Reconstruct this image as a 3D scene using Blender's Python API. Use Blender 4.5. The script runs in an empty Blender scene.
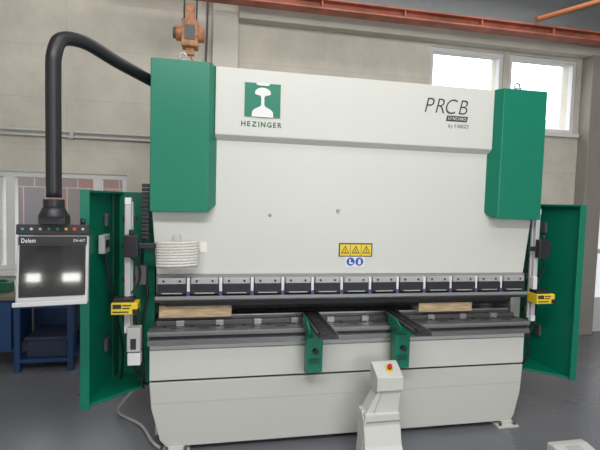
import bpy, bmesh
from math import *
from mathutils import Vector, Matrix
sc=bpy.context.scene
try: sc.view_settings.view_transform='Standard'
except Exception: pass
COL=sc.collection
# ---------------- materials
def mat(name,c,rough=.5,metal=0,var=.06,scale=6,bump=0,emit=0,spec=.5,coat=0,stretch=None):
    m=bpy.data.materials.new(name);m.use_nodes=True
    nt=m.node_tree;b=nt.nodes['Principled BSDF']
    tc=nt.nodes.new('ShaderNodeTexCoord');n=nt.nodes.new('ShaderNodeTexNoise')
    n.inputs['Scale'].default_value=scale;n.inputs['Detail'].default_value=4
    if stretch:
        mp=nt.nodes.new('ShaderNodeMapping');mp.inputs['Scale'].default_value=stretch
        nt.links.new(tc.outputs['Object'],mp.inputs['Vector']);nt.links.new(mp.outputs['Vector'],n.inputs['Vector'])
    else: nt.links.new(tc.outputs['Object'],n.inputs['Vector'])
    mx=nt.nodes.new('ShaderNodeMix');mx.data_type='RGBA'
    mx.inputs['A'].default_value=[x*(1-var) for x in c]+[1]
    mx.inputs['B'].default_value=[min(1,x*(1+var)) for x in c]+[1]
    if var>.2:
        mr=nt.nodes.new('ShaderNodeMapRange');mr.inputs['From Min'].default_value=.35;mr.inputs['From Max'].default_value=.65
        nt.links.new(n.outputs['Fac'],mr.inputs['Value']);nt.links.new(mr.outputs['Result'],mx.inputs['Factor'])
    else: nt.links.new(n.outputs['Fac'],mx.inputs['Factor'])
    nt.links.new(mx.outputs['Result'],b.inputs['Base Color'])
    b.inputs['Roughness'].default_value=rough;b.inputs['Metallic'].default_value=metal
    b.inputs['Specular IOR Level'].default_value=spec
    b.inputs['Coat Weight'].default_value=coat
    if emit:
        nt.links.new(mx.outputs['Result'],b.inputs['Emission Color']);b.inputs['Emission Strength'].default_value=emit
    if bump:
        bp=nt.nodes.new('ShaderNodeBump');bp.inputs['Strength'].default_value=bump;bp.inputs['Distance'].default_value=.01
        nt.links.new(n.outputs['Fac'],bp.inputs['Height']);nt.links.new(bp.outputs['Normal'],b.inputs['Normal'])
    return m
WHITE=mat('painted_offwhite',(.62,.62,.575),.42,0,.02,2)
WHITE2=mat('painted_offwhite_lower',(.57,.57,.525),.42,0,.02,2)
GREEN=mat('painted_green',(.001,.185,.108),.36,0,.05,3)
GREEND=mat('painted_green_dark',(.002,.09,.05),.45,0,.05,3)
BLACK=mat('black_metal',(.018,.018,.022),.4,0,.2,20)
CLAMP=mat('clamp_dark_steel',(.028,.030,.036),.5,.3,.2,20)
DARK=mat('table_steel',(.14,.14,.14),.36,.6,.2,14,stretch=(1,5,1))
STEEL=mat('ground_steel',(.50,.50,.50),.32,.7,.12,15)
STRIP=mat('tool_steel_strip',(.30,.30,.30),.4,.3,.12,8,stretch=(.5,2,2))
STEELD=mat('brushed_grey_steel',(.24,.24,.24),.36,.6,.2,14,stretch=(1,5,5))
SILVER=mat('silver_label',(.55,.55,.55),.4,.1,.05,9)
CLIGHT=mat('clamp_light_steel',(.44,.44,.44),.4,.2,.15,12)
YELLOW=mat('yellow_paint',(.80,.60,.03),.45,0,.05,9)
RED=mat('red_plastic',(.62,.03,.02),.35,0,.05,9)
BLUE=mat('blue_paint',(.010,.045,.13),.5,0,.12,7)
SIGNBLUE=mat('sign_blue',(.01,.08,.45),.4,0,.03,7)
ORANGE=mat('orange_paint',(.50,.17,.06),.5,0,.12,7)
HOISTC=mat('dull_orange_paint',(.44,.19,.09),.55,0,.35,18)
BEAMRED=mat('red_oxide_beam',(.38,.125,.08),.6,0,.25,4)
GREY=mat('grey_plastic',(.25,.26,.27),.5,0,.1,8)
DGREY=mat('dark_grey_metal',(.10,.10,.10),.5,0,.1,8)
LGREY=mat('light_grey',(.48,.48,.47),.5,0,.06,8)
PWHITE=mat('white_plastic',(.75,.75,.74),.45,0,.03,8)
SCREEN=mat('screen_glass',(.03,.032,.034),.04,0,.4,5,spec=.8)
BTNG=mat('green_button',(.02,.45,.12),.4)
BTNY=mat('amber_button',(.85,.55,.05),.4)
BTNB=mat('teal_button',(.03,.30,.45),.4)
PURPLE=mat('violet_glint',(.11,.07,.22),.4,.2,.2,10)  # colour of the painted glints between the clamps
HOSE=mat('ribbed_hose',(.60,.585,.54),.6,0,.2,60)
INK=mat('printed_black',(.03,.03,.035),.5)
INKG=mat('printed_green',(.005,.13,.07),.5)
CONC=mat('cream_concrete',(.50,.47,.41),.8,0,.15,3)
PILC=mat('pale_pillar',(.60,.57,.51),.8,0,.12,3)
COLB=mat('beige_grey_column',(.28,.26,.23),.7,0,.12,4)
WINF=mat('window_frame_white',(.66,.66,.65),.5,0,.04,4)
BASE=mat('grey_baseboard',(.16,.165,.18),.6,0,.1,4)
PAPER=mat('paper',(.82,.81,.76),.7,0,.03,15)
WOOD=mat('pine_wood',(.52,.38,.23),.75,0,.22,7,bump=.4,stretch=(1.2,8,8))
def wallmat():
    m=mat('cream_block_wall',(.5,.46,.38),.85);nt=m.node_tree
    b=nt.nodes.new('ShaderNodeTexBrick');mp=nt.nodes.new('ShaderNodeMapping');tc=nt.nodes.new('ShaderNodeTexCoord')
    mp.inputs['Rotation'].default_value=(pi/2,0,0)
    nt.links.new(tc.outputs['Object'],mp.inputs['Vector']);nt.links.new(mp.outputs['Vector'],b.inputs['Vector'])
    b.inputs['Scale'].default_value=1;b.inputs['Brick Width'].default_value=3.2;b.inputs['Row Height'].default_value=.62
    b.inputs['Mortar Size'].default_value=.004;b.inputs['Color1'].default_value=(.61,.57,.495,1);b.inputs['Color2'].default_value=(.58,.54,.47,1);b.inputs['Mortar'].default_value=(.51,.48,.42,1)
    n=nt.nodes.new('ShaderNodeTexNoise');n.inputs['Scale'].default_value=1.6;n.inputs['Detail'].default_value=10;n.inputs['Roughness'].default_value=.65
    mr=nt.nodes.new('ShaderNodeMapRange');mr.inputs['From Min'].default_value=.3;mr.inputs['From Max'].default_value=.7;mr.inputs['To Min'].default_value=.80;mr.inputs['To Max'].default_value=1.1
    mul=nt.nodes.new('ShaderNodeMix');mul.data_type='RGBA';mul.blend_type='MULTIPLY';mul.inputs['Factor'].default_value=1
    nt.links.new(tc.outputs['Object'],n.inputs['Vector']);nt.links.new(n.outputs['Fac'],mr.inputs['Value'])
    nt.links.new(b.outputs['Color'],mul.inputs['A']);nt.links.new(mr.outputs['Result'],mul.inputs['B'])
    nt.links.new(mul.outputs['Result'],nt.nodes['Principled BSDF'].inputs['Base Color']);return m
WALL=wallmat()
def floormat():
    m=mat('grey_coated_floor',(.155,.160,.182),.42,0,.12,1.2);nt=m.node_tree;bs=nt.nodes['Principled BSDF']
    n=nt.nodes.new('ShaderNodeTexNoise');n.inputs['Scale'].default_value=7;n.inputs['Detail'].default_value=10
    r=nt.nodes.new('ShaderNodeMapRange');r.inputs['From Min'].default_value=.35;r.inputs['From Max'].default_value=.65;r.inputs['To Min'].default_value=.22;r.inputs['To Max'].default_value=.36
    nt.links.new(n.outputs['Fac'],r.inputs['Value']);nt.links.new(r.outputs['Result'],bs.inputs['Roughness']);return m
FLOOR=floormat()
# ---------------- mesh helpers
def box(bm,x0,x1,y0,y1,z0,z1):
    v=[bm.verts.new((x,y,z)) for x in(x0,x1) for y in(y0,y1) for z in(z0,z1)]
    for f in((0,1,3,2),(4,6,7,5),(0,4,5,1),(2,3,7,6),(0,2,6,4),(1,5,7,3)): bm.faces.new([v[i] for i in f])
def prism(bm,pts,ax,a0,a1):
    def P(u,w,a): return {'x':(a,u,w),'y':(u,a,w),'z':(u,w,a)}[ax]
    A=[bm.verts.new(P(u,w,a0)) for u,w in pts];B=[bm.verts.new(P(u,w,a1)) for u,w in pts];n=len(pts)
    bm.faces.new(A);bm.faces.new(B[::-1])
    for i in range(n): bm.faces.new((A[i],B[i],B[(i+1)%n],A[(i+1)%n]))
def tube(bm,path,r,seg=14):
    path=[Vector(p) for p in path];rings=[];prev=None
    rr=r if isinstance(r,(list,tuple)) else [r]*len(path)
    for i,p in enumerate(path):
        t=(path[min(i+1,len(path)-1)]-path[max(i-1,0)]).normalized()
        if prev is None:
            u=t.orthogonal().normalized()
        else:
            u=(prev-t*prev.dot(t)).normalized()
        prev=u;w=t.cross(u)
        rings.append([bm.verts.new(p+(u*cos(2*pi*k/seg)+w*sin(2*pi*k/seg))*rr[i]) for k in range(seg)])
    for a,b in zip(rings,rings[1:]):
        for k in range(seg):
            f=bm.faces.new((a[k],a[(k+1)%seg],b[(k+1)%seg],b[k]));f.smooth=True
    bm.faces.new(rings[0][::-1]);bm.faces.new(rings[-1])
def cyl(bm,p0,p1,r,seg=20,r2=None): tube(bm,[p0,p1],[r,r if r2 is None else r2],seg)
def bez(pts,n=10):
    out=[];P=[Vector(p) for p in pts];P=[P[0]*2-P[1]]+P+[P[-1]*2-P[-2]]
    for i in range(1,len(P)-2):
        for k in range(n):
            t=k/n;a,b,c,d=P[i-1],P[i],P[i+1],P[i+2]
            out.append(.5*((2*b)+(c-a)*t+(2*a-5*b+4*c-d)*t*t+(3*b-a-3*c+d)*t**3))
    out.append(P[-2]);return out
def finish(o,parent):
    COL.objects.link(o)
    if parent is not None:
        o.parent=parent;bpy.context.view_layer.update()
        o.matrix_parent_inverse=parent.matrix_world.inverted()
    return o
def mk(name,fn,m,parent=None,bevel=.004,label=None,category=None,kind=None,group=None):
    bm=bmesh.new();fn(bm)
    bmesh.ops.recalc_face_normals(bm,faces=bm.faces)
    xs=[v.co for v in bm.verts];c=Vector(((min(v.x for v in xs)+max(v.x for v in xs))/2,(min(v.y for v in xs)+max(v.y for v in xs))/2,min(v.z for v in xs)))
    for v in bm.verts: v.co-=c
    me=bpy.data.meshes.new(name);bm.to_mesh(me);bm.free();me.materials.append(m)
    o=bpy.data.objects.new(name,me);o.location=c;finish(o,parent)
    if bevel:
        md=o.modifiers.new('bevel','BEVEL');md.width=bevel;md.segments=2;md.limit_method='ANGLE';md.angle_limit=radians(40)
    if label:o['label']=label
    if category:o['category']=category
    if kind:o['kind']=kind
    if group:o['group']=group
    return o
def mks(name,fns,m,parent=None,bevel=.0): return [mk(name,f,m,parent,bevel) for f in fns]
def empty(name,loc,label,category,group=None):
    o=bpy.data.objects.new(name,None);o.location=loc;o.empty_display_size=.1;COL.objects.link(o)
    o['label']=label;o['category']=category
    if group:o['group']=group
    bpy.context.view_layer.update();return o
def B(*a): return lambda bm: box(bm,*a)
def CY(*a): return lambda bm: cyl(bm,*a)
def glyphs(body,bold,shear):
    cu=bpy.data.curves.new('glyph','FONT');cu.body=body;cu.size=.1;cu.offset=bold;cu.shear=shear
    t=bpy.data.objects.new('tmp',cu);COL.objects.link(t);bpy.context.view_layer.update()
    me=bpy.data.meshes.new_from_object(t.evaluated_get(bpy.context.evaluated_depsgraph_get()));bpy.data.objects.remove(t)
    return me
def text(name,body,x0,x1,z0,z1,y,m,parent,bold=0,shear=0,gap=.012):
    # lettering set letter by letter with even gaps, fitted to a real rectangle on the panel
    V=[];Fc=[];cur=0
    for ch in body:
        if ch==' ': cur+=.035;continue
        me=glyphs(ch,bold,shear);mn=min(v.co.x for v in me.vertices);mxx=max(v.co.x for v in me.vertices)
        k=len(V);V+=[(v.co.x-mn+cur,0,v.co.y) for v in me.vertices];Fc+=[[k+i for i in p.vertices] for p in me.polygons]
        cur+=mxx-mn+gap-shear*.03;bpy.data.meshes.remove(me)
    vx=[v[0] for v in V];vz=[v[2] for v in V]
    sx=(x1-x0)/(max(vx)-min(vx));sz=(z1-z0)/(max(vz)-min(vz));mx,mz=min(vx),min(vz)
    me=bpy.data.meshes.new(name);me.from_pydata([((a-mx)*sx,0,(c-mz)*sz) for a,b,c in V],[],Fc);me.materials.append(m)
    o=bpy.data.objects.new(name,me);o.location=(x0,y,z0)
    return finish(o,parent)
# ---------------- ROOM
WY=2.4
def pierced(bm,y0,y1,W,X0,X1,Z0,Z1):
    xs=sorted({X0,X1}|{a for w in W for a in w[:2]});zs=sorted({Z0,Z1}|{a for w in W for a in w[2:]})
    for i in range(len(xs)-1):
        for j in range(len(zs)-1):
            cx=(xs[i]+xs[i+1])/2;cz=(zs[j]+zs[j+1])/2
            if any(w[0]<cx<w[1] and w[2]<cz<w[3] for w in W): continue
            box(bm,xs[i],xs[i+1],y0,y1,zs[j],zs[j+1])
    bmesh.ops.remove_doubles(bm,verts=bm.verts,dist=.0001)
mk('wall_back',lambda bm:pierced(bm,WY,WY+.3,[(-3.75,-2.25,1.0,2.2),(1.80,2.97,3.08,4.18),(3.06,4.22,3.08,4.18)],-6,6.5,0,6),WALL,bevel=0,kind='structure')
mk('wall_left',B(-6.2,-6,-8,WY+.3,0,6),WALL,bevel=0,kind='structure')
mk('wall_right',B(6.5,6.7,-8,WY+.3,0,6),WALL,bevel=0,kind='structure')
mk('wall_front',lambda bm:pierced(bm,-8.2,-8,[(-5.4,-3.4,.9,3.4),(0.2,3.4,.9,3.4)],-6,6.5,0,6),WALL,bevel=0,kind='structure')
mk('floor',B(-6.2,6.7,-8.2,WY+.3,-.1,0),FLOOR,bevel=0,kind='structure')
CEIL=mat('corrugated_ceiling_grey',(.33,.33,.34),.7,0,.08,3)
def ceil(bm):
    box(bm,-6.2,6.7,-8.2,WY+.3,5.3,5.4)
    for i in range(26): box(bm,-6+i*.5,-5.85+i*.5,-8,WY,5.24,5.3)
mk('ceiling',ceil,CEIL,bevel=0,kind='structure')
mk('baseboard_back',B(-6,6.5,WY-.03,WY,0,.12),BASE,bevel=0,kind='structure')
mk('trim_1',B(-1.22,-.9,WY-.10,WY,0,5.2),PILC,bevel=.01,kind='structure')
mk('trim_2',B(-.9,6.5,WY-.16,WY,4.22,4.44),CONC,bevel=.01,kind='structure')
mk('trim_3',B(4.3,4.60,WY-.2,WY,0,4.22),COLB,bevel=.01,kind='structure')
mk('trim_4',B(-.9,6.5,WY-.06,WY,4.50,5.2),GREY,bevel=.0,kind='structure')
def winframe(x0,x1,z0,z1,mull):
    def f(bm):
        t=.06;y0,y1=WY+.02,WY+.10
        box(bm,x0,x1,y0,y1,z0,z0+t);box(bm,x0,x1,y0,y1,z1-t,z1);box(bm,x0,x0+t,y0,y1,z0+t,z1-t);box(bm,x1-t,x1,y0,y1,z0+t,z1-t)
        for a in mull: box(bm,a-.05,a+.05,y0-.01,y1,z0+t,z1-t)
        box(bm,x0-.05,x1+.05,WY-.06,WY+.05,z0-.06,z0)
    return f
mk('window_1',winframe(-3.75,-2.25,1.0,2.2,[-3.58,-2.60]),WINF,bevel=.005,kind='structure')
mk('window_2',winframe(1.80,2.97,3.08,4.18,[]),WINF,bevel=.005,kind='structure')
mk('window_3',winframe(3.06,4.22,3.08,4.18,[]),WINF,bevel=.005,kind='structure')
DAY=mat('glowing_daylight_pane',(.75,.80,.82),.6,0,.1,3,emit=.6)  # daylight put into the pane as emission, wall behind it is solid
mk('door_1',lambda bm:(box(bm,4.62,5.7,WY-.05,WY,0,.55),box(bm,4.62,4.72,WY-.05,WY,.55,2.1),box(bm,5.6,5.7,WY-.05,WY,.55,2.1),box(bm,4.62,5.7,WY-.05,WY,2.0,2.1),box(bm,4.62,5.7,WY-.05,WY,1.25,1.32)),WINF,kind='structure',bevel=.004)
mk('window_4',B(4.72,5.6,WY-.03,WY-.01,.55,2.0),DAY,kind='structure',bevel=0)
def outm():
    m=mat('outside_brick',(.3,.15,.12),.8);nt=m.node_tree
    b=nt.nodes.new('ShaderNodeTexBrick');tc=nt.nodes.new('ShaderNodeTexCoord');mp=nt.nodes.new('ShaderNodeMapping');mp.inputs['Rotation'].default_value=(pi/2,0,0)
    nt.links.new(tc.outputs['Object'],mp.inputs['Vector']);nt.links.new(mp.outputs['Vector'],b.inputs['Vector'])
    b.inputs['Scale'].default_value=1.2;b.inputs['Brick Width'].default_value=.45;b.inputs['Row Height'].default_value=1.3;b.inputs['Mortar Size'].default_value=.012
    b.inputs['Color1'].default_value=(.20,.11,.09,1);b.inputs['Color2'].default_value=(.14,.13,.135,1);b.inputs['Mortar'].default_value=(.28,.25,.24,1)
    nt.links.new(b.outputs['Color'],nt.nodes['Principled BSDF'].inputs['Base Color']);return m
mk('neighbouring_building',lambda bm:(box(bm,-9,-1.5,5.5,6,-.1,2.5),prism(bm,[(-9.1,2.5),(-1.4,2.5),(-2.4,3.0),(-8.2,3.0)],'y',5.4,6.1)),outm(),bevel=0,label='muted reddish building facade outside the low window',category='building')
mk('parked_skip',lambda bm:(prism(bm,[(-5.6,-.1),(-4.4,-.1),(-4.1,1.25),(-5.9,1.25)],'y',4.0,4.9)),mat('outside_blue_grey',(.12,.15,.20),.7),bevel=.01,label='blue-grey metal skip standing outside the window',category='skip')
OR=mat('outside_roof_pale',(.42,.44,.46),.7,0,.1,1)
mk('factory_hall',lambda bm:(box(bm,7.5,22,14,20,-.1,4.9),prism(bm,[(7.2,4.9),(22.3,4.9),(22.3,5.2),(15,6.1),(7.2,5.2)],'y',13.8,20.2)),OR,bevel=0,label='pale grey factory hall roof seen outside the high windows',category='building')
mk('ground_outside',B(-10,24,WY+.3,22,-.2,-.1),BASE,bevel=0,kind='structure')
mk('conduit_pipe',lambda bm:(tube(bm,[(-5.9,WY-.035,2.70),(-1.3,WY-.035,2.70)],.018,10),tube(bm,[(-5.9,WY-.035,2.64),(-1.3,WY-.035,2.64)],.012,10),[box(bm,x,x+.04,WY-.055,WY-.002,2.62,2.73) for x in(-5,-3.9,-2.9,-1.9)]),LGREY,bevel=0,label='grey electrical conduit clipped along the cream wall',category='pipe')
mk('wall_cable',lambda bm:tube(bm,bez([(-1.30,WY-.02,5.1),(-1.29,WY-.02,4.2),(-1.31,WY-.02,3.4),(-1.29,WY-.02,2.75)],6),.012,8),DGREY,bevel=0,label='dark cable running down the wall beside the pillar',category='cable')
def ibeam(bm):
    y=WY-.35;a,b_=4.32,4.45
    prism(bm,[(y-.09,a),(y+.09,a),(y+.09,a+.022),(y+.012,a+.022),(y+.012,b_-.022),(y+.09,b_-.022),(y+.09,b_),(y-.09,b_),(y-.09,b_-.022),(y-.012,b_-.022),(y-.012,a+.022),(y-.09,a+.022)],'x',-2.4,6.4)
    for i in range(8): box(bm,-2.1+i*1.1,-2.08+i*1.1,y-.08,y+.08,a+.022,b_-.022)
mk('crane_beam',ibeam,BEAMRED,bevel=.003,label='dull red steel crane runway beam under the ceiling',category='beam')
mk('crane_rail',B(-2.4,6.4,WY-.38,WY-.32,4.451,4.48),DGREY,bevel=.003,label='dark steel rail lying on the crane runway beam',category='rail')
def roofbeams(x):
    return lambda bm:(prism(bm,[(1.6,5.24),(1.6,5.1),(-3,4.95),(-3,5.24)],'x',x,x+.12))
for i,x in enumerate((1.2,3.2)):
    mk('roof_girder',roofbeams(x),CONC,bevel=.004,label='painted roof girder below the corrugated ceiling',category='beam',group='roof girders')
mk('diagonal_brace',lambda bm:tube(bm,[(3.1,1.95,4.50),(4.6,1.75,5.0),(5.1,1.65,5.17)],.035,12),ORANGE,bevel=0,label='orange diagonal steel brace rising to the ceiling',category='brace')
H=empty('chain_hoist',(-1.42,1.2,3.35),'dull orange chain hoist hanging above the machine','hoist')
mk('hoist_body',lambda bm:(box(bm,-1.50,-1.34,1.12,1.28,3.44,3.70),cyl(bm,(-1.56,1.2,3.58),(-1.28,1.2,3.58),.075),box(bm,-1.46,-1.38,1.15,1.25,3.70,3.86)),HOISTC,H,.01)
mk('motor_cover',lambda bm:(cyl(bm,(-1.585,1.2,3.58),(-1.56,1.2,3.58),.055),box(bm,-1.47,-1.37,1.112,1.12,3.50,3.64)),DGREY,H,.0)
mk('hook_block',lambda bm:(box(bm,-1.46,-1.38,1.17,1.23,3.37,3.44),tube(bm,bez([(-1.42,1.2,3.37),(-1.39,1.2,3.31),(-1.42,1.2,3.27),(-1.46,1.2,3.30)],6),.010,8)),HOISTC,H,.004)
mks('lifting_chain',[CY((x,1.2,3.70),(x,1.2,5.24),.009,8) for x in(-1.48,-1.36)],DGREY,H,0)
mk('trolley',B(-1.52,-1.32,1.1,1.3,4.02,4.16),HOISTC,H,.01)
# ---------------- MACHINE
M=empty('press_brake',(0,.5,0),'large off-white and green hydraulic press brake on a workshop floor','press brake')
fr=[(.14,.04),(1.5,.04),(1.5,2.75),(.14,2.75),(.14,1.4),(.55,1.35),(.6,1.15),(.55,.95),(.14,.9)]
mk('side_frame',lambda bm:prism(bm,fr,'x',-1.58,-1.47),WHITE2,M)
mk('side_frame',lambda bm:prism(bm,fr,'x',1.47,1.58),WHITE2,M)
mk('rear_panel',B(-1.47,1.47,1.40,1.44,.3,2.6),BLACK,M)
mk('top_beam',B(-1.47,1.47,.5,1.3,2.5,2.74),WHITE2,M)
ram=mk('ram',lambda bm:prism(bm,[(-1.595,2.5),(1.595,2.5),(1.595,1.80),(1.55,1.36),(-1.56,1.36),(-1.595,1.80)],'y',0,.12),WHITE,M)
def sgn(bm): prism(bm,[(-.045,2.42),(-.045,2.915),(.35,2.915),(.35,2.38),(.0,2.38)],'x',-1.15,1.15)
sign=mk('ram_header',sgn,WHITE,M,.006)
emb=mk('emblem_plate',B(-.935,-.665,-.052,-.046,2.565,2.815),GREEN,sign,.0)
def em_top(bm): prism(bm,[(-.850,2.816),(-.750,2.816),(-.750,2.803),(-.768,2.797),(-.832,2.797),(-.850,2.803)],'y',-.056,-.052)
def em_tool(bm):
    y=-.056;c=-.80
    R=[(.060,2.738),(.054,2.730),(.020,2.722),(.012,2.712),(.012,2.655),(.020,2.642),(.060,2.622),(.078,2.604),(.082,2.564)]
    dome=[(c+.060*cos(a),2.742+.040*sin(a)) for a in [i*pi/14 for i in range(15)]]
    prism(bm,dome+[(c-a,b) for a,b in R]+[(c+a,b) for a,b in R[::-1]],'y',y,y+.004)
mks('emblem_motif',[em_top,em_tool],PWHITE,sign,0)
text('lettering','HEZINGER',-.958,-.650,2.490,2.530,-.0465,INKG,sign,.003,0,.022)
text('lettering','PRCB',.520,.905,2.690,2.810,-.0465,INK,sign,-.0010,.25,.014)
mk('lettering_band',lambda bm:prism(bm,[(.712,2.632),(.900,2.632),(.910,2.676),(.722,2.676)],'y',-.049,-.045),INK,sign,0)
text('lettering','SYNCHRO',.728,.893,2.642,2.667,-.0498,PWHITE,sign,.0006,.15,.016)
text('lettering','by FARGO',.735,.920,2.570,2.610,-.0465,INK,sign,.0006,.2,.014)
mk('panel_screw',CY((-.72,-.004,1.82),(-.72,.01,1.82),.014),STEELD,ram,0)
mk('panel_screw',CY((-.17,-.018,1.87),(-.17,.01,1.87),.014),STEELD,ram,0)
ws=mk('warning_label',B(-.145,.125,-.004,0,1.505,1.605),YELLOW,ram,0)
def frame(bm):
    box(bm,-.15,.13,-.005,0,1.60,1.61);box(bm,-.15,.13,-.005,0,1.50,1.507);box(bm,-.152,-.143,-.005,0,1.50,1.61);box(bm,.123,.132,-.005,0,1.50,1.61);box(bm,-.058,-.054,-.005,0,1.50,1.61);box(bm,.034,.038,-.005,0,1.50,1.61)
mk('label_border',frame,INK,ws,0)
def tri(cx,a,b,c,y0,y1): return lambda bm: prism(bm,[(cx-a,b),(cx+a,b),(cx,c)],'y',y0,y1)
for c in(-.099,-.01,.080):
    mk('hazard_triangle',tri(c,.036,1.525,1.590,-.0055,-.004),INK,ws,0);mk('hazard_triangle_fill',tri(c,.025,1.531,1.577,-.0065,-.0055),YELLOW,ws,0)
    mk('hazard_symbol',lambda bm:(box(bm,c-.003,c+.003,-.0072,-.0065,1.542,1.564),box(bm,c-.012,c+.012,-.0072,-.0065,1.534,1.539)),INK,ws,0)
lw=mk('label_white',B(-.095,.07,-.002,0,1.415,1.50),PWHITE,ram,0)
for c in(-.05,.025):
    mk('instruction_disc',CY((c,-.004,1.458),(c,0,1.458),.034,28),SIGNBLUE,lw,0)
    mk('instruction_symbol',(lambda bm:(box(bm,c-.012,c+.0,-.0055,-.004,1.44,1.48),box(bm,c,c+.018,-.0055,-.004,1.438,1.452))) if c<0 else (lambda bm:(box(bm,c-.012,c+.012,-.0055,-.004,1.436,1.462),cyl(bm,(c,-.0055,1.470),(c,-.004,1.470),.010))),PWHITE,lw,0)
# tooling
mk('clamp_rail',B(-1.56,1.55,-.02,.10,1.225,1.36),GREY,M,.003)
P=.2382
x=-1.548
def link_copy(src,par,d=None):
    k=src.copy();COL.objects.link(k)
    if d is not None: k.location=src.location+Vector(d)
    if par is not None:
        inv=src.matrix_parent_inverse.copy();k.parent=par;k.matrix_parent_inverse=inv
    return k
c0=mk('tool_clamp',B(x,x+.206,-.074,-.02,1.222,1.296),CLAMP,M,.003)
subs=[mk('clamp_block',B(x+.004,x+.202,-.068,-.02,1.298,1.342),CLIGHT,c0,.003),
      mk('clamp_edge',B(x+.03,x+.176,-.0755,-.074,1.226,1.234),CLIGHT,c0,.0),
      mk('clamp_bolt',CY((x+.045,-.071,1.32),(x+.045,-.067,1.32),.009,10),CLAMP,c0,0),
      mk('clamp_bolt',CY((x+.161,-.071,1.32),(x+.161,-.067,1.32),.009,10),CLAMP,c0,0)]
g0=mk('clamp_spacer',B(x+.211,x+.234,-.058,-.02,1.228,1.340),PWHITE,M,.003)
u0=mk('clamp_gap_glint',B(x+.208,x+.236,-.064,-.02,1.205,1.240),PURPLE,M,.002)  # purple glint in each clamp gap, put in as a small coloured block
for i in range(1,13):
    c=link_copy(c0,None,(i*P,0,0));c.parent=M;c.matrix_parent_inverse=c0.matrix_parent_inverse.copy()
    for s in subs: link_copy(s,c)
    if i<12:
        link_copy(g0,M,(i*P,0,0));link_copy(u0,M,(i*P,0,0))
mk('punch_holder',lambda bm:(prism(bm,[(-.075,1.206),(.12,1.225),(.12,1.14),(-.055,1.155),(-.075,1.175)],'x',-1.565,1.545)),DARK,M,.003)
mk('punch_strip',B(-1.56,1.54,-.082,-.07,1.184,1.208),STRIP,M,.001)
mk('punch',lambda bm:prism(bm,[(.02,1.15),(.09,1.15),(.09,1.11),(.058,1.075),(.048,1.075),(.02,1.11)],'x',-1.5,1.45),CLAMP,M,.002)
# bed
mk('bed_panel',B(-1.60,1.56,-.05,.4,.565,.84),WHITE,M,.004)
mk('bed_seam_strip',B(-1.59,1.55,-.035,.3,.545,.568),BLACK,M,0)
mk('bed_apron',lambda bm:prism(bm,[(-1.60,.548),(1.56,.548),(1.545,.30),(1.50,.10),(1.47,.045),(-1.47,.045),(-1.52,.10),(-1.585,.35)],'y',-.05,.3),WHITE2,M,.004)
mk('apron_joint_line',B(-1.585,1.54,-.0515,-.048,.385,.391),LGREY,M,0)
mk('bed_trim_line',B(-1.60,1.56,-.053,-.048,.795,.802),GREY,M,0)
mk('front_rail',lambda bm:(box(bm,-1.61,1.57,-.10,.0,.845,.885),box(bm,-1.61,1.57,-.08,.0,.885,.915),box(bm,-1.61,1.57,-.10,.0,.915,.95)),STEELD,M,.002)
mk('rail_slot_strip',B(-1.60,1.56,-.082,-.078,.888,.912),BLACK,M,0)
def tickmat():
    m=mat('scale_tick_strip',(.5,.5,.5),.4);nt=m.node_tree
    w=nt.nodes.new('ShaderNodeTexWave');w.bands_direction='X';w.inputs['Scale'].default_value=30
    r=nt.nodes.new('ShaderNodeValToRGB');r.color_ramp.interpolation='CONSTANT';r.color_ramp.elements[0].color=(.10,.10,.10,1);r.color_ramp.elements[1].color=(.33,.33,.33,1);r.color_ramp.elements[1].position=.3
    tc=nt.nodes.new('ShaderNodeTexCoord');nt.links.new(tc.outputs['Object'],w.inputs['Vector'])
    nt.links.new(w.outputs['Color'],r.inputs['Fac']);nt.links.new(r.outputs['Color'],nt.nodes['Principled BSDF'].inputs['Base Color']);return m
mk('measuring_scale',B(-1.60,1.56,-.1012,-.10,.936,.945),tickmat(),M,0)
mk('bed_table',B(-1.60,1.56,.0,.45,.84,.95),DARK,M,.003)
mk('die_rail',lambda bm:(box(bm,-1.57,1.53,.06,.30,.95,.985),prism(bm,[(.10,.985),(.27,.985),(.27,1.02),(.2,1.02),(.185,1.0),(.17,1.02),(.10,1.02)],'x',-1.55,1.50)),DARK,M,.003)
mk('die_edge_strip',B(-1.55,1.50,.098,.10,1.008,1.019),STEEL,M,0)
mks('table_bolt',[CY((-1.5+i*.2,.03,.948),(-1.5+i*.2,.03,.957),.012,10) for i in range(16)],BLACK,M,0)
mks('table_slot',[B(-1.45+i*.2,-1.37+i*.2,-.035,-.015,.9495,.9512) for i in range(15)],BLACK,M,0)
mks('die_clamp',[B(-1.42+i*.3,-1.36+i*.3,.035,.075,.95,.992) for i in range(10)],STEEL,M,.003)
bg_=mk('back_gauge',B(-1.4,1.4,.75,.85,.88,.98),GREY,M,.004)
mks('gauge_finger',[B(x,x+.14,.6,.75,.95,1.05) for x in(-.7,.1,.6)],GREY,bg_,.004)
for x,y in((-1.40,-.03),(1.42,-.03),(-1.40,1.4),(1.42,1.4)):
    ft=mk('machine_foot',lambda bm:(box(bm,x-.10,x+.10,y-.07,y+.10,0,.02),box(bm,x-.06,x+.06,y-.03,y+.08,.02,.05)),WHITE,M,.004)
    mks('foot_bolt',[CY((x+a,y-.045,.02),(x+a,y-.045,.055),.013,8) for a in(-.07,.07)],DGREY,ft,0)
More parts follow.
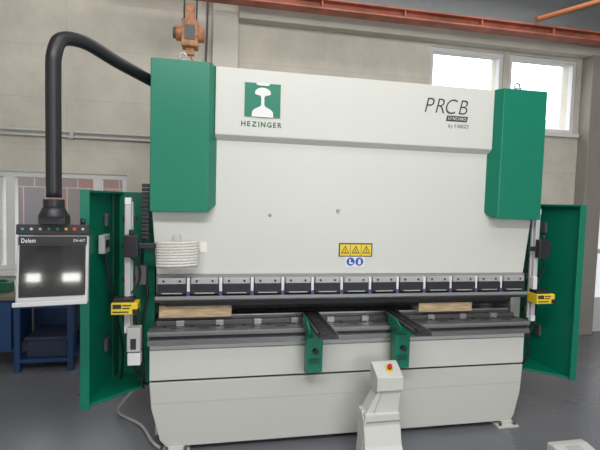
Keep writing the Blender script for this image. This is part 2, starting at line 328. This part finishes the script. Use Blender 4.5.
def cover(s):
    def f(bm):
        z0,z1=1.835,2.92
        sec=[(1.60,.45),(1.60,-.11),(1.19,-.11),(1.135,-.0),(1.135,.45)]
        n=len(sec);A=[];Bt=[]
        for i,(x,y) in enumerate(sec):
            zz=z0 if i<2 else (z0+.0 if i==2 else z0+.055)
            A.append(bm.verts.new((s*x,y,zz)));Bt.append(bm.verts.new((s*x,y,z1)))
        bm.faces.new(A[::-1]);bm.faces.new(Bt)
        for i in range(n): bm.faces.new((A[i],A[(i+1)%n],Bt[(i+1)%n],Bt[i]))
    return f
for s in(-1,1):
    cv=mk('cylinder_cover',cover(s),GREEN,M,.006)
    mk('lifting_eye',lambda bm:(cyl(bm,(s*1.39,.0,2.92),(s*1.39,.0,2.955),.035),tube(bm,[(s*1.39+.025*cos(a),0,2.975+.025*sin(a)) for a in [i*pi/8 for i in range(17)]],.008,8)),STEEL,cv,0)
    mk('valve_cap',CY((s*1.39+.08,.1,2.92),(s*1.39+.08,.1,2.96),.02),WHITE,cv,0)
def guard(s):
    def f(bm):
        z0,z1=.40,1.975
        prism(bm,[(s*2.04,-.10),(s*2.06,-.10),(s*1.985,.52),(s*1.965,.52)],'z',z0,z1)
        box(bm,min(s*1.98,s*1.60),max(s*1.98,s*1.60),.50,.52,z0,z1)
        prism(bm,[(s*2.05,-.10),(s*1.97,.50),(s*1.62,.50),(s*1.62,.30)],'z',z0,z0+.02)
        prism(bm,[(s*2.05,-.10),(s*1.97,.50),(s*1.90,.50),(s*2.0,-.10)],'z',z1-.02,z1)
    return f
for s in(-1,1):
    g=mk('side_guard',guard(s),GREEN,M,.003)
    mk('guard_folded_lip',lambda bm:prism(bm,[(s*2.000,-.11),(s*2.062,-.11),(s*2.062,-.095),(s*2.000,-.095)],'z',.40,1.975),GREEN,g,.002)
    mk('guard_corner_rib',lambda bm:prism(bm,[(s*1.975,.42),(s*1.955,.42),(s*1.93,.50),(s*1.965,.50)],'z',.42,1.95),GREEND,g,.002)
    mks('guard_hinge',[B(min(s*1.99,s*1.965),max(s*1.99,s*1.965),.25,.33,z,z+.10) for z in(1.70,.70)],DGREY,g,.003)
    mk('guard_bracket',B(min(s*1.60,s*1.70),max(s*1.60,s*1.70),.42,.50,1.55,1.95),GREEND,g,.004)
    mk('guard_inner_column',B(min(s*1.60,s*1.70),max(s*1.60,s*1.70),.2,.4,.45,1.83),WHITE2 if s>0 else GREEN,g,.004)
    sx=-1.76 if s<0 else 1.65
    mk('linear_scale',lambda bm:(box(bm,sx-.02,sx+.02,-.03,.0,.98,1.88),box(bm,sx-.03,sx+.03,.0,.02,.95,1.90)),SILVER,g,.003)
    mks('scale_end_cap',[B(sx-.022,sx+.022,-.035,.0,1.88,1.93),B(sx-.022,sx+.022,-.035,.0,.93,.98)],PWHITE,g,.003)
    mks('scale_mount',[B(sx-.05,sx+.05,.02,.06,z,z+.05) for z in(1.75,1.30,1.0)],BLACK,g,.003)
    def link(bm):
        xa,xb=(-1.80,-1.56) if s<0 else (1.56,1.78)
        box(bm,xa,xb,-.06,-.035,1.56,1.60)
        c=(-1.73 if s<0 else 1.68)
        box(bm,c-.05,c+.05,-.09,-.035,1.50,1.66)
        cyl(bm,(c,-.07,1.66),(c,-.07,1.70),.015)
    mk('scale_reader_arm',link,BLACK,g,.005)
    yx=(-1.855,-1.675) if s<0 else (1.605,1.785)
    zo=-.015 if s<0 else 0
    yb=mk('safety_sensor_box',B(yx[0],yx[1],-.12,-.0,1.105+zo,1.190+zo),YELLOW,g,.005)
    mk('sensor_cover',B(yx[0]+.01,yx[1]-.03,-.1,-.01,1.19+zo,1.22+zo),BLACK,yb,.004)
    mk('sensor_lens',B(yx[1]-.035,yx[1]+.003,-.123,-.05,1.108+zo,1.145+zo),BLACK,yb,.003)
    mk('sensor_label',B(yx[0]+.012,yx[0]+.070,-.1212,-.12,1.148+zo,1.180+zo),INK,yb,0)
    for zz,ww in((1.172,.06),(1.152,.05)): mk('printed_line',B(yx[0]+.078,yx[0]+.078+ww,-.1212,-.12,zz-.005+zo,zz+.004+zo),INK,yb,0)
    mk('printed_line',B(yx[0]+.012,yx[0]+.12,-.1212,-.12,1.120+zo,1.130+zo),INK,yb,0)
    bx=(-1.755,-1.66)
    if s<0:
        eb=mk('electrical_box',B(bx[0],bx[1],-.08,.0,.80,.98),LGREY,g,.006)
        mk('electrical_box',B(bx[0]+.005,bx[1],-.08,.0,.70,.79),PWHITE,g,.004)
        mk('box_label',B(bx[0]+.025,bx[0]+.065,-.0815,-.08,.82,.90),INK,eb,0)
        mk('cable_chain',lambda bm:[box(bm,-1.675,-1.62,.02,.07,1.62+i*.03,1.62+i*.03+.026) for i in range(14)],BLACK,g,.004)
        jb=mk('junction_box',B(-1.995,-1.95,.10,.26,1.50,1.64),LGREY,g,.005)
        mk('box_label',B(-1.949,-1.947,.13,.23,1.54,1.60),BLACK,jb,0)
        mk('guard_cable',lambda bm:tube(bm,bez([(-1.97,.18,1.50),(-1.94,.2,1.3),(-1.90,.25,1.0),(-1.86,.3,.7),(-1.88,.35,.43)],8),.010,8),BLACK,g,0)
        mk('guard_cable',lambda bm:tube(bm,bez([(-1.66,.05,1.62),(-1.68,.1,1.4),(-1.64,.1,1.2),(-1.68,.1,.9),(-1.66,.1,.5)],8),.012,8),BLACK,g,0)
        mk('valve_block',B(-1.72,-1.64,.02,.10,1.28,1.42),DGREY,g,.004)
    else:
        mk('electrical_box',B(1.62,1.66,-.05,.0,1.22,1.33),PWHITE,g,.004)
        mk('guard_cable',lambda bm:tube(bm,bez([(1.74,.1,1.85),(1.80,.2,1.6),(1.76,.25,1.3),(1.82,.3,.9),(1.80,.35,.43)],8),.010,8),BLACK,g,0)
        mk('valve_block',B(1.72,1.80,.30,.40,1.30,1.50),DGREY,g,.004)
    mk('guard_cable',lambda bm:tube(bm,bez([(sx+.04,-.02,1.1),(sx+.06,.02,.9),(sx+.01,.03,.75),(sx+.05,.06,.6),(s*1.66,.1,.45)],8),.008,8),BLACK,g,0)
    mk('guard_cable',lambda bm:tube(bm,bez([(sx+.03,-.06,1.5),(sx+.08,-.03,1.42),(sx+.07,0,1.3),(sx+.02,-.02,1.22)],8),.007,8),BLACK,g,0)
ARMT=mat('arm_top_steel',(.07,.07,.075),.35,.5,.3,15)
def braket(x):
    return lambda bm:(prism(bm,[(-.20,.635),(-.13,.60),(-.101,.60),(-.101,.995),(-.42,.995),(-.42,.965),(-.24,.955),(-.20,.90)],'x',x-.064,x+.060),
        prism(bm,[(-.30,.96),(-.06,.96),(-.06,1.035),(-.20,1.035),(-.30,1.0)],'x',x-.078,x-.062))
for x,(a0,a1) in((-.37,(-.425,-.285)),(.345,(.29,.41))):
    a=mk('support_bracket',braket(x),GREEN,M,.003)
    mk('support_arm_top',B(a0,a1,-.53,.12,.996,1.022),ARMT,a,.003)
    mks('support_arm_slot',[B(a0+.02,a0+.035,-.51,.10,1.022,1.0245),B(a1-.035,a1-.02,-.51,.10,1.022,1.0245)],BLACK,a,0)
    mks('support_arm_rail',[B(a0,a0+.008,-.53,.12,1.022,1.028),B(a1-.008,a1,-.53,.12,1.022,1.028)],STEELD,a,0)
    mks('arm_hole',[CY(((a0+a1)/2,yy,1.020),((a0+a1)/2,yy,1.0235),.010,12) for yy in(-.45,-.33,-.21,-.09,.03)],BLACK,a,0)
    mk('arm_stop',B(a0,a0+.05,-.55,-.49,1.022,1.05),BLACK,a,.003)
    mk('clamp_knob',CY((x-.0,-.235,.80),(x-.0,-.2,.80),.02),BLACK,a,.0)
    mk('bracket_plate',B(x-.045,x+.035,-.206,-.2,.70,.74),GREEND,a,.0)
# ---- control arm & panel
D=.02
pth=bez([(-1.60,.12,2.80),(-1.80,-.19,2.84),(-1.93,-.43,2.87),(-2.02,-.56,2.84),(-2.065+D,-.615,2.74),(-2.07+D,-.62,2.60),(-2.07+D,-.62,2.2),(-2.07+D,-.62,1.92)],8)
ca=mk('control_arm',lambda bm:(tube(bm,pth,.041,20)),BLACK,M,0)
mk('arm_joint',lambda bm:(cyl(bm,(-2.07+D,-.62,1.85),(-2.07+D,-.62,1.91),.055,24),cyl(bm,(-2.07+D,-.62,1.81),(-2.07+D,-.62,1.86),.08,24,.06),box(bm,-2.14+D,-2.0+D,-.66,-.56,1.765,1.82)),BLACK,ca,.003)
px0,px1=-2.235,-1.865
cp=mk('control_panel',B(px0,px1,-.66,-.625,1.30,1.70),SILVER,M,.010)
bs=mk('button_strip',B(px0-.003,px1+.003,-.67,-.62,1.705,1.765),BLACK,cp,.005)
cols=[BTNB,LGREY,LGREY,BTNG,BTNB,BTNY,RED,LGREY]
for i,cc in enumerate(cols):
    x=px0+.03+i*.044
    mk('push_button',CY((x,-.676,1.737),(x,-.668,1.737),.0075 if i!=6 else .010,14),cc,bs,0)
mk('mode_knob',CY((-1.90,-.645,1.765),(-1.90,-.645,1.80),.013),BLACK,bs,0)
mk('bezel',B(px0+.010,px1-.010,-.668,-.66,1.645,1.695),BLACK,cp,.002)
mk('bezel',B(px0+.016,px1-.016,-.667,-.66,1.348,1.645),BLACK,cp,.002)
mk('screen',B(px0+.024,px1-.024,-.670,-.667,1.358,1.640),SCREEN,cp,0)
text('lettering','Delem',px0+.025,px0+.095,1.658,1.683,-.6685,PWHITE,cp,.0012,0,.012)
text('lettering','DA-66T',px1-.08,px1-.02,1.662,1.677,-.6685,PWHITE,cp,.0,0,.012)
mk('keyboard_edge',lambda bm:(box(bm,px0+.0,px1-.0,-.72,-.66,1.300,1.312),box(bm,px0,px1,-.725,-.715,1.30,1.325)),SILVER,cp,.003)
mk('rear_housing',B(px0+.06,px1-.06,-.625,-.57,1.36,1.66),GREY,cp,.01)
cp.rotation_euler=(radians(-8),0,radians(10))
LAMP=mat('fluorescent_lamp',(1,1,1),.5,emit=15,var=0)
for i,(a,b) in enumerate(((-2.40,-2.16),(-1.76,-1.44))):
    mk('wall_lamp',B(a,b,-7.97,-7.9,2.16,2.32),LAMP,bevel=.01,label='bright rectangular fluorescent lamp fixed to the hall wall',category='lamp',group='hall wall lamps')
# ---------------- coiled hose
Cn=empty('coiled_hose',(-1.415,-.07,1.41),'pale grey ribbed hose tightly coiled beside a paper tag','hose')
def coil(bm):
    path=[]
    for k in range(9):
        for i in range(28):
            a=i*2*pi/28;path.append((-1.405+.140*cos(a),-.095+.055*sin(a),1.432+(k+i/28)*.0205))
    tube(bm,path,.0128,10)
mk('hose_coil',coil,HOSE,Cn,0)
mk('hose_core',lambda bm:prism(bm,[(-1.405+.136*cos(a),-.095+.051*sin(a)) for a in [i*2*pi/24 for i in range(24)]],'z',1.425,1.612),HOSE,Cn,0)
mk('hose_hanger',B(-1.44,-1.39,-.03,-.001,1.60,1.66),LGREY,Cn,.003)
mk('paper_tag',B(-1.245,-1.195,-.006,-.001,1.53,1.61),PAPER,Cn,0)
mk('wood_block',B(-1.545,-1.0,.02,.19,1.021,1.115),WOOD,bevel=.004,label='long rough pine block lying on the lower die rail',category='wood block',group='pine blocks on the die rail')
mk('wood_block',B(.58,1.08,.02,.19,1.021,1.10),WOOD,bevel=.004,label='short pine block lying on the die rail beside a support arm',category='wood block',group='pine blocks on the die rail')
# ---------------- pedal stand
S=empty('foot_pedal_stand',(.13,-.35,0),'off-white sheet metal foot pedal stand with red emergency stop','foot pedal stand')
mk('pedal_base',lambda bm:(prism(bm,[(-.58,0),(-.58,.03),(-.46,.16),(-.41,.33),(-.36,.39),(-.28,.39),(-.28,0)],'x',-.04,.25),prism(bm,[(-.06,0),(.27,0),(.25,.20),(.24,.385),(-.03,.385),(-.045,.2)],'y',-.42,-.30)),WHITE,S,.008)
mk('base_seam',B(-.02,.24,-.4275,-.40,.325,.331),GREY,S,0)
mk('stand_column',lambda bm:prism(bm,[(-.02,.38),(.235,.38),(.248,.56),(.075,.56)],'y',-.40,-.29),WHITE,S,.003)
mk('column_fold',lambda bm:prism(bm,[(.035,.385),(.047,.385),(.115,.555),(.103,.555)],'y',-.404,-.398),LGREY,S,.0)
mk('stand_head',lambda bm:prism(bm,[(-.43,.56),(-.43,.66),(-.29,.73),(-.27,.73),(-.27,.54),(-.40,.54)],'x',.05,.255),WHITE,S,.004)
sp=mk('stop_plate',lambda bm:prism(bm,[(-.383,.6855),(-.337,.7085),(-.337,.7125),(-.383,.6895)],'x',.143,.191),YELLOW,S,0)
mk('emergency_button',lambda bm:(cyl(bm,(.167,-.36,.70),(.167,-.370,.720),.012),cyl(bm,(.167,-.370,.720),(.167,-.376,.732),.020,20,.016)),RED,sp,0)
S2=empty('foot_pedal',(1.58,-.66,0),'low off-white pedal housing standing on the floor','foot pedal')
mk('pedal_housing',lambda bm:prism(bm,[(-.85,0),(-.85,.05),(-.74,.13),(-.62,.155),(-.56,.15),(-.56,0)],'x',1.39,1.70),WHITE,S2,.012)
mk('pedal_label',lambda bm:prism(bm,[(-.70,.1385),(-.64,.151),(-.64,.1535),(-.70,.141)],'x',1.48,1.60),LGREY,S2,0)
mk('floor_cable',lambda bm:tube(bm,bez([(-1.66,.5,.42),(-1.90,.56,.15),(-1.95,.60,.02),(-1.72,.35,.02),(-1.60,.1,.02),(-1.53,.0,.02)],8),.012,10),LGREY,bevel=0,label='thin grey cable lying on the floor beside the machine',category='cable')
# ---------------- workbench
Wb=empty('workbench',(-3.3,1.95,0),'blue steel workbench standing against the cream wall','workbench')
mk('bench_top',B(-4.6,-2.62,1.65,2.3,.80,.85),mat('bench_top_wood',(.16,.14,.11),.6),Wb)
mk('bench_frame',lambda bm:([box(bm,x,x+.06,y,y+.06,0,.80) for x in(-4.55,-3.25,-2.72) for y in(1.68,2.2)],box(bm,-4.55,-2.66,1.69,1.72,.70,.80),box(bm,-3.25,-2.66,1.69,2.26,.10,.14),box(bm,-3.25,-2.66,2.22,2.26,.14,.70)),BLUE,Wb)
dr=mk('bench_drawer',B(-3.9,-3.27,1.67,2.2,.25,.78),BLUE,Wb,.006)
mks('drawer_handle',[B(-3.7,-3.45,1.64,1.67,z,z+.02) for z in(.40,.66)],STEEL,dr,.002)
mk('tool_case',lambda bm:(box(bm,-3.55,-3.34,1.8,2.0,.851,.96),box(bm,-3.49,-3.40,1.88,1.92,.96,.985)),GREEND,bevel=.006,label='small dark green tool case on the workbench',category='tool case')
mk('spray_bottle',lambda bm:(cyl(bm,(-3.27,1.85,.851),(-3.27,1.85,.99),.035),cyl(bm,(-3.27,1.85,.99),(-3.27,1.85,1.03),.035,16,.012),box(bm,-3.30,-3.24,1.835,1.865,1.03,1.055)),PWHITE,bevel=.0,label='small white spray bottle on the workbench',category='bottle')
mk('storage_box',B(-2.9,-2.68,1.75,1.95,.851,1.25),GREY,bevel=.008,label='upright grey equipment box on the workbench',category='box')
mk('plastic_crate',lambda bm:(box(bm,-3.15,-2.75,1.75,2.15,.141,.36),box(bm,-3.17,-2.73,1.73,2.17,.33,.37)),mat('dark_blue_plastic',(.02,.03,.06),.5),bevel=.008,label='dark blue plastic crate on the lower shelf of the workbench',category='crate')
# ---------------- lights
def area(n,loc,rot,sx,sy,e,c=(1,1,1)):
    l=bpy.data.lights.new(n,'AREA');l.shape='RECTANGLE';l.size=sx;l.size_y=sy;l.energy=e;l.color=c
    o=bpy.data.objects.new(n,l);o.location=loc;o.rotation_euler=rot;COL.objects.link(o)
area('hall_light',(-1.0,-4.2,5.0),(radians(25),0,0),4.5,.8,200,(1,.99,.97))
area('hall_light',(1.0,-1.6,5.1),(radians(8),0,0),6,.8,70,(1,.99,.97))
area('hall_daylight',(1.9,-7.6,2.4),(radians(88),0,radians(-12)),4,2.4,85,(.93,.97,1))
area('rear_hall_light',(0,1.5,5.0),(radians(-8),0,0),8,.4,50,(1,.98,.95))
w=bpy.data.worlds.new('sky');sc.world=w;w.use_nodes=True
bg=w.node_tree.nodes['Background'];bg.inputs[0].default_value=(.92,.96,1,1);bg.inputs[1].default_value=3.8
# ---------------- camera
y,p,r=.191,-.056,.028
F=Vector((sin(y)*cos(p),cos(y)*cos(p),sin(p)));R0=Vector((cos(y),-sin(y),0));U0=R0.cross(F)
R=R0*cos(r)+U0*sin(r);U=-R0*sin(r)+U0*cos(r)
cd=bpy.data.cameras.new('camera');cd.sensor_width=36;cd.lens=426.4*36/600
co=bpy.data.objects.new('camera',cd);COL.objects.link(co)
co.matrix_world=Matrix(((R.x,U.x,-F.x,-1.118),(R.y,U.y,-F.y,-3.313),(R.z,U.z,-F.z,1.939),(0,0,0,1)))
sc.camera=co
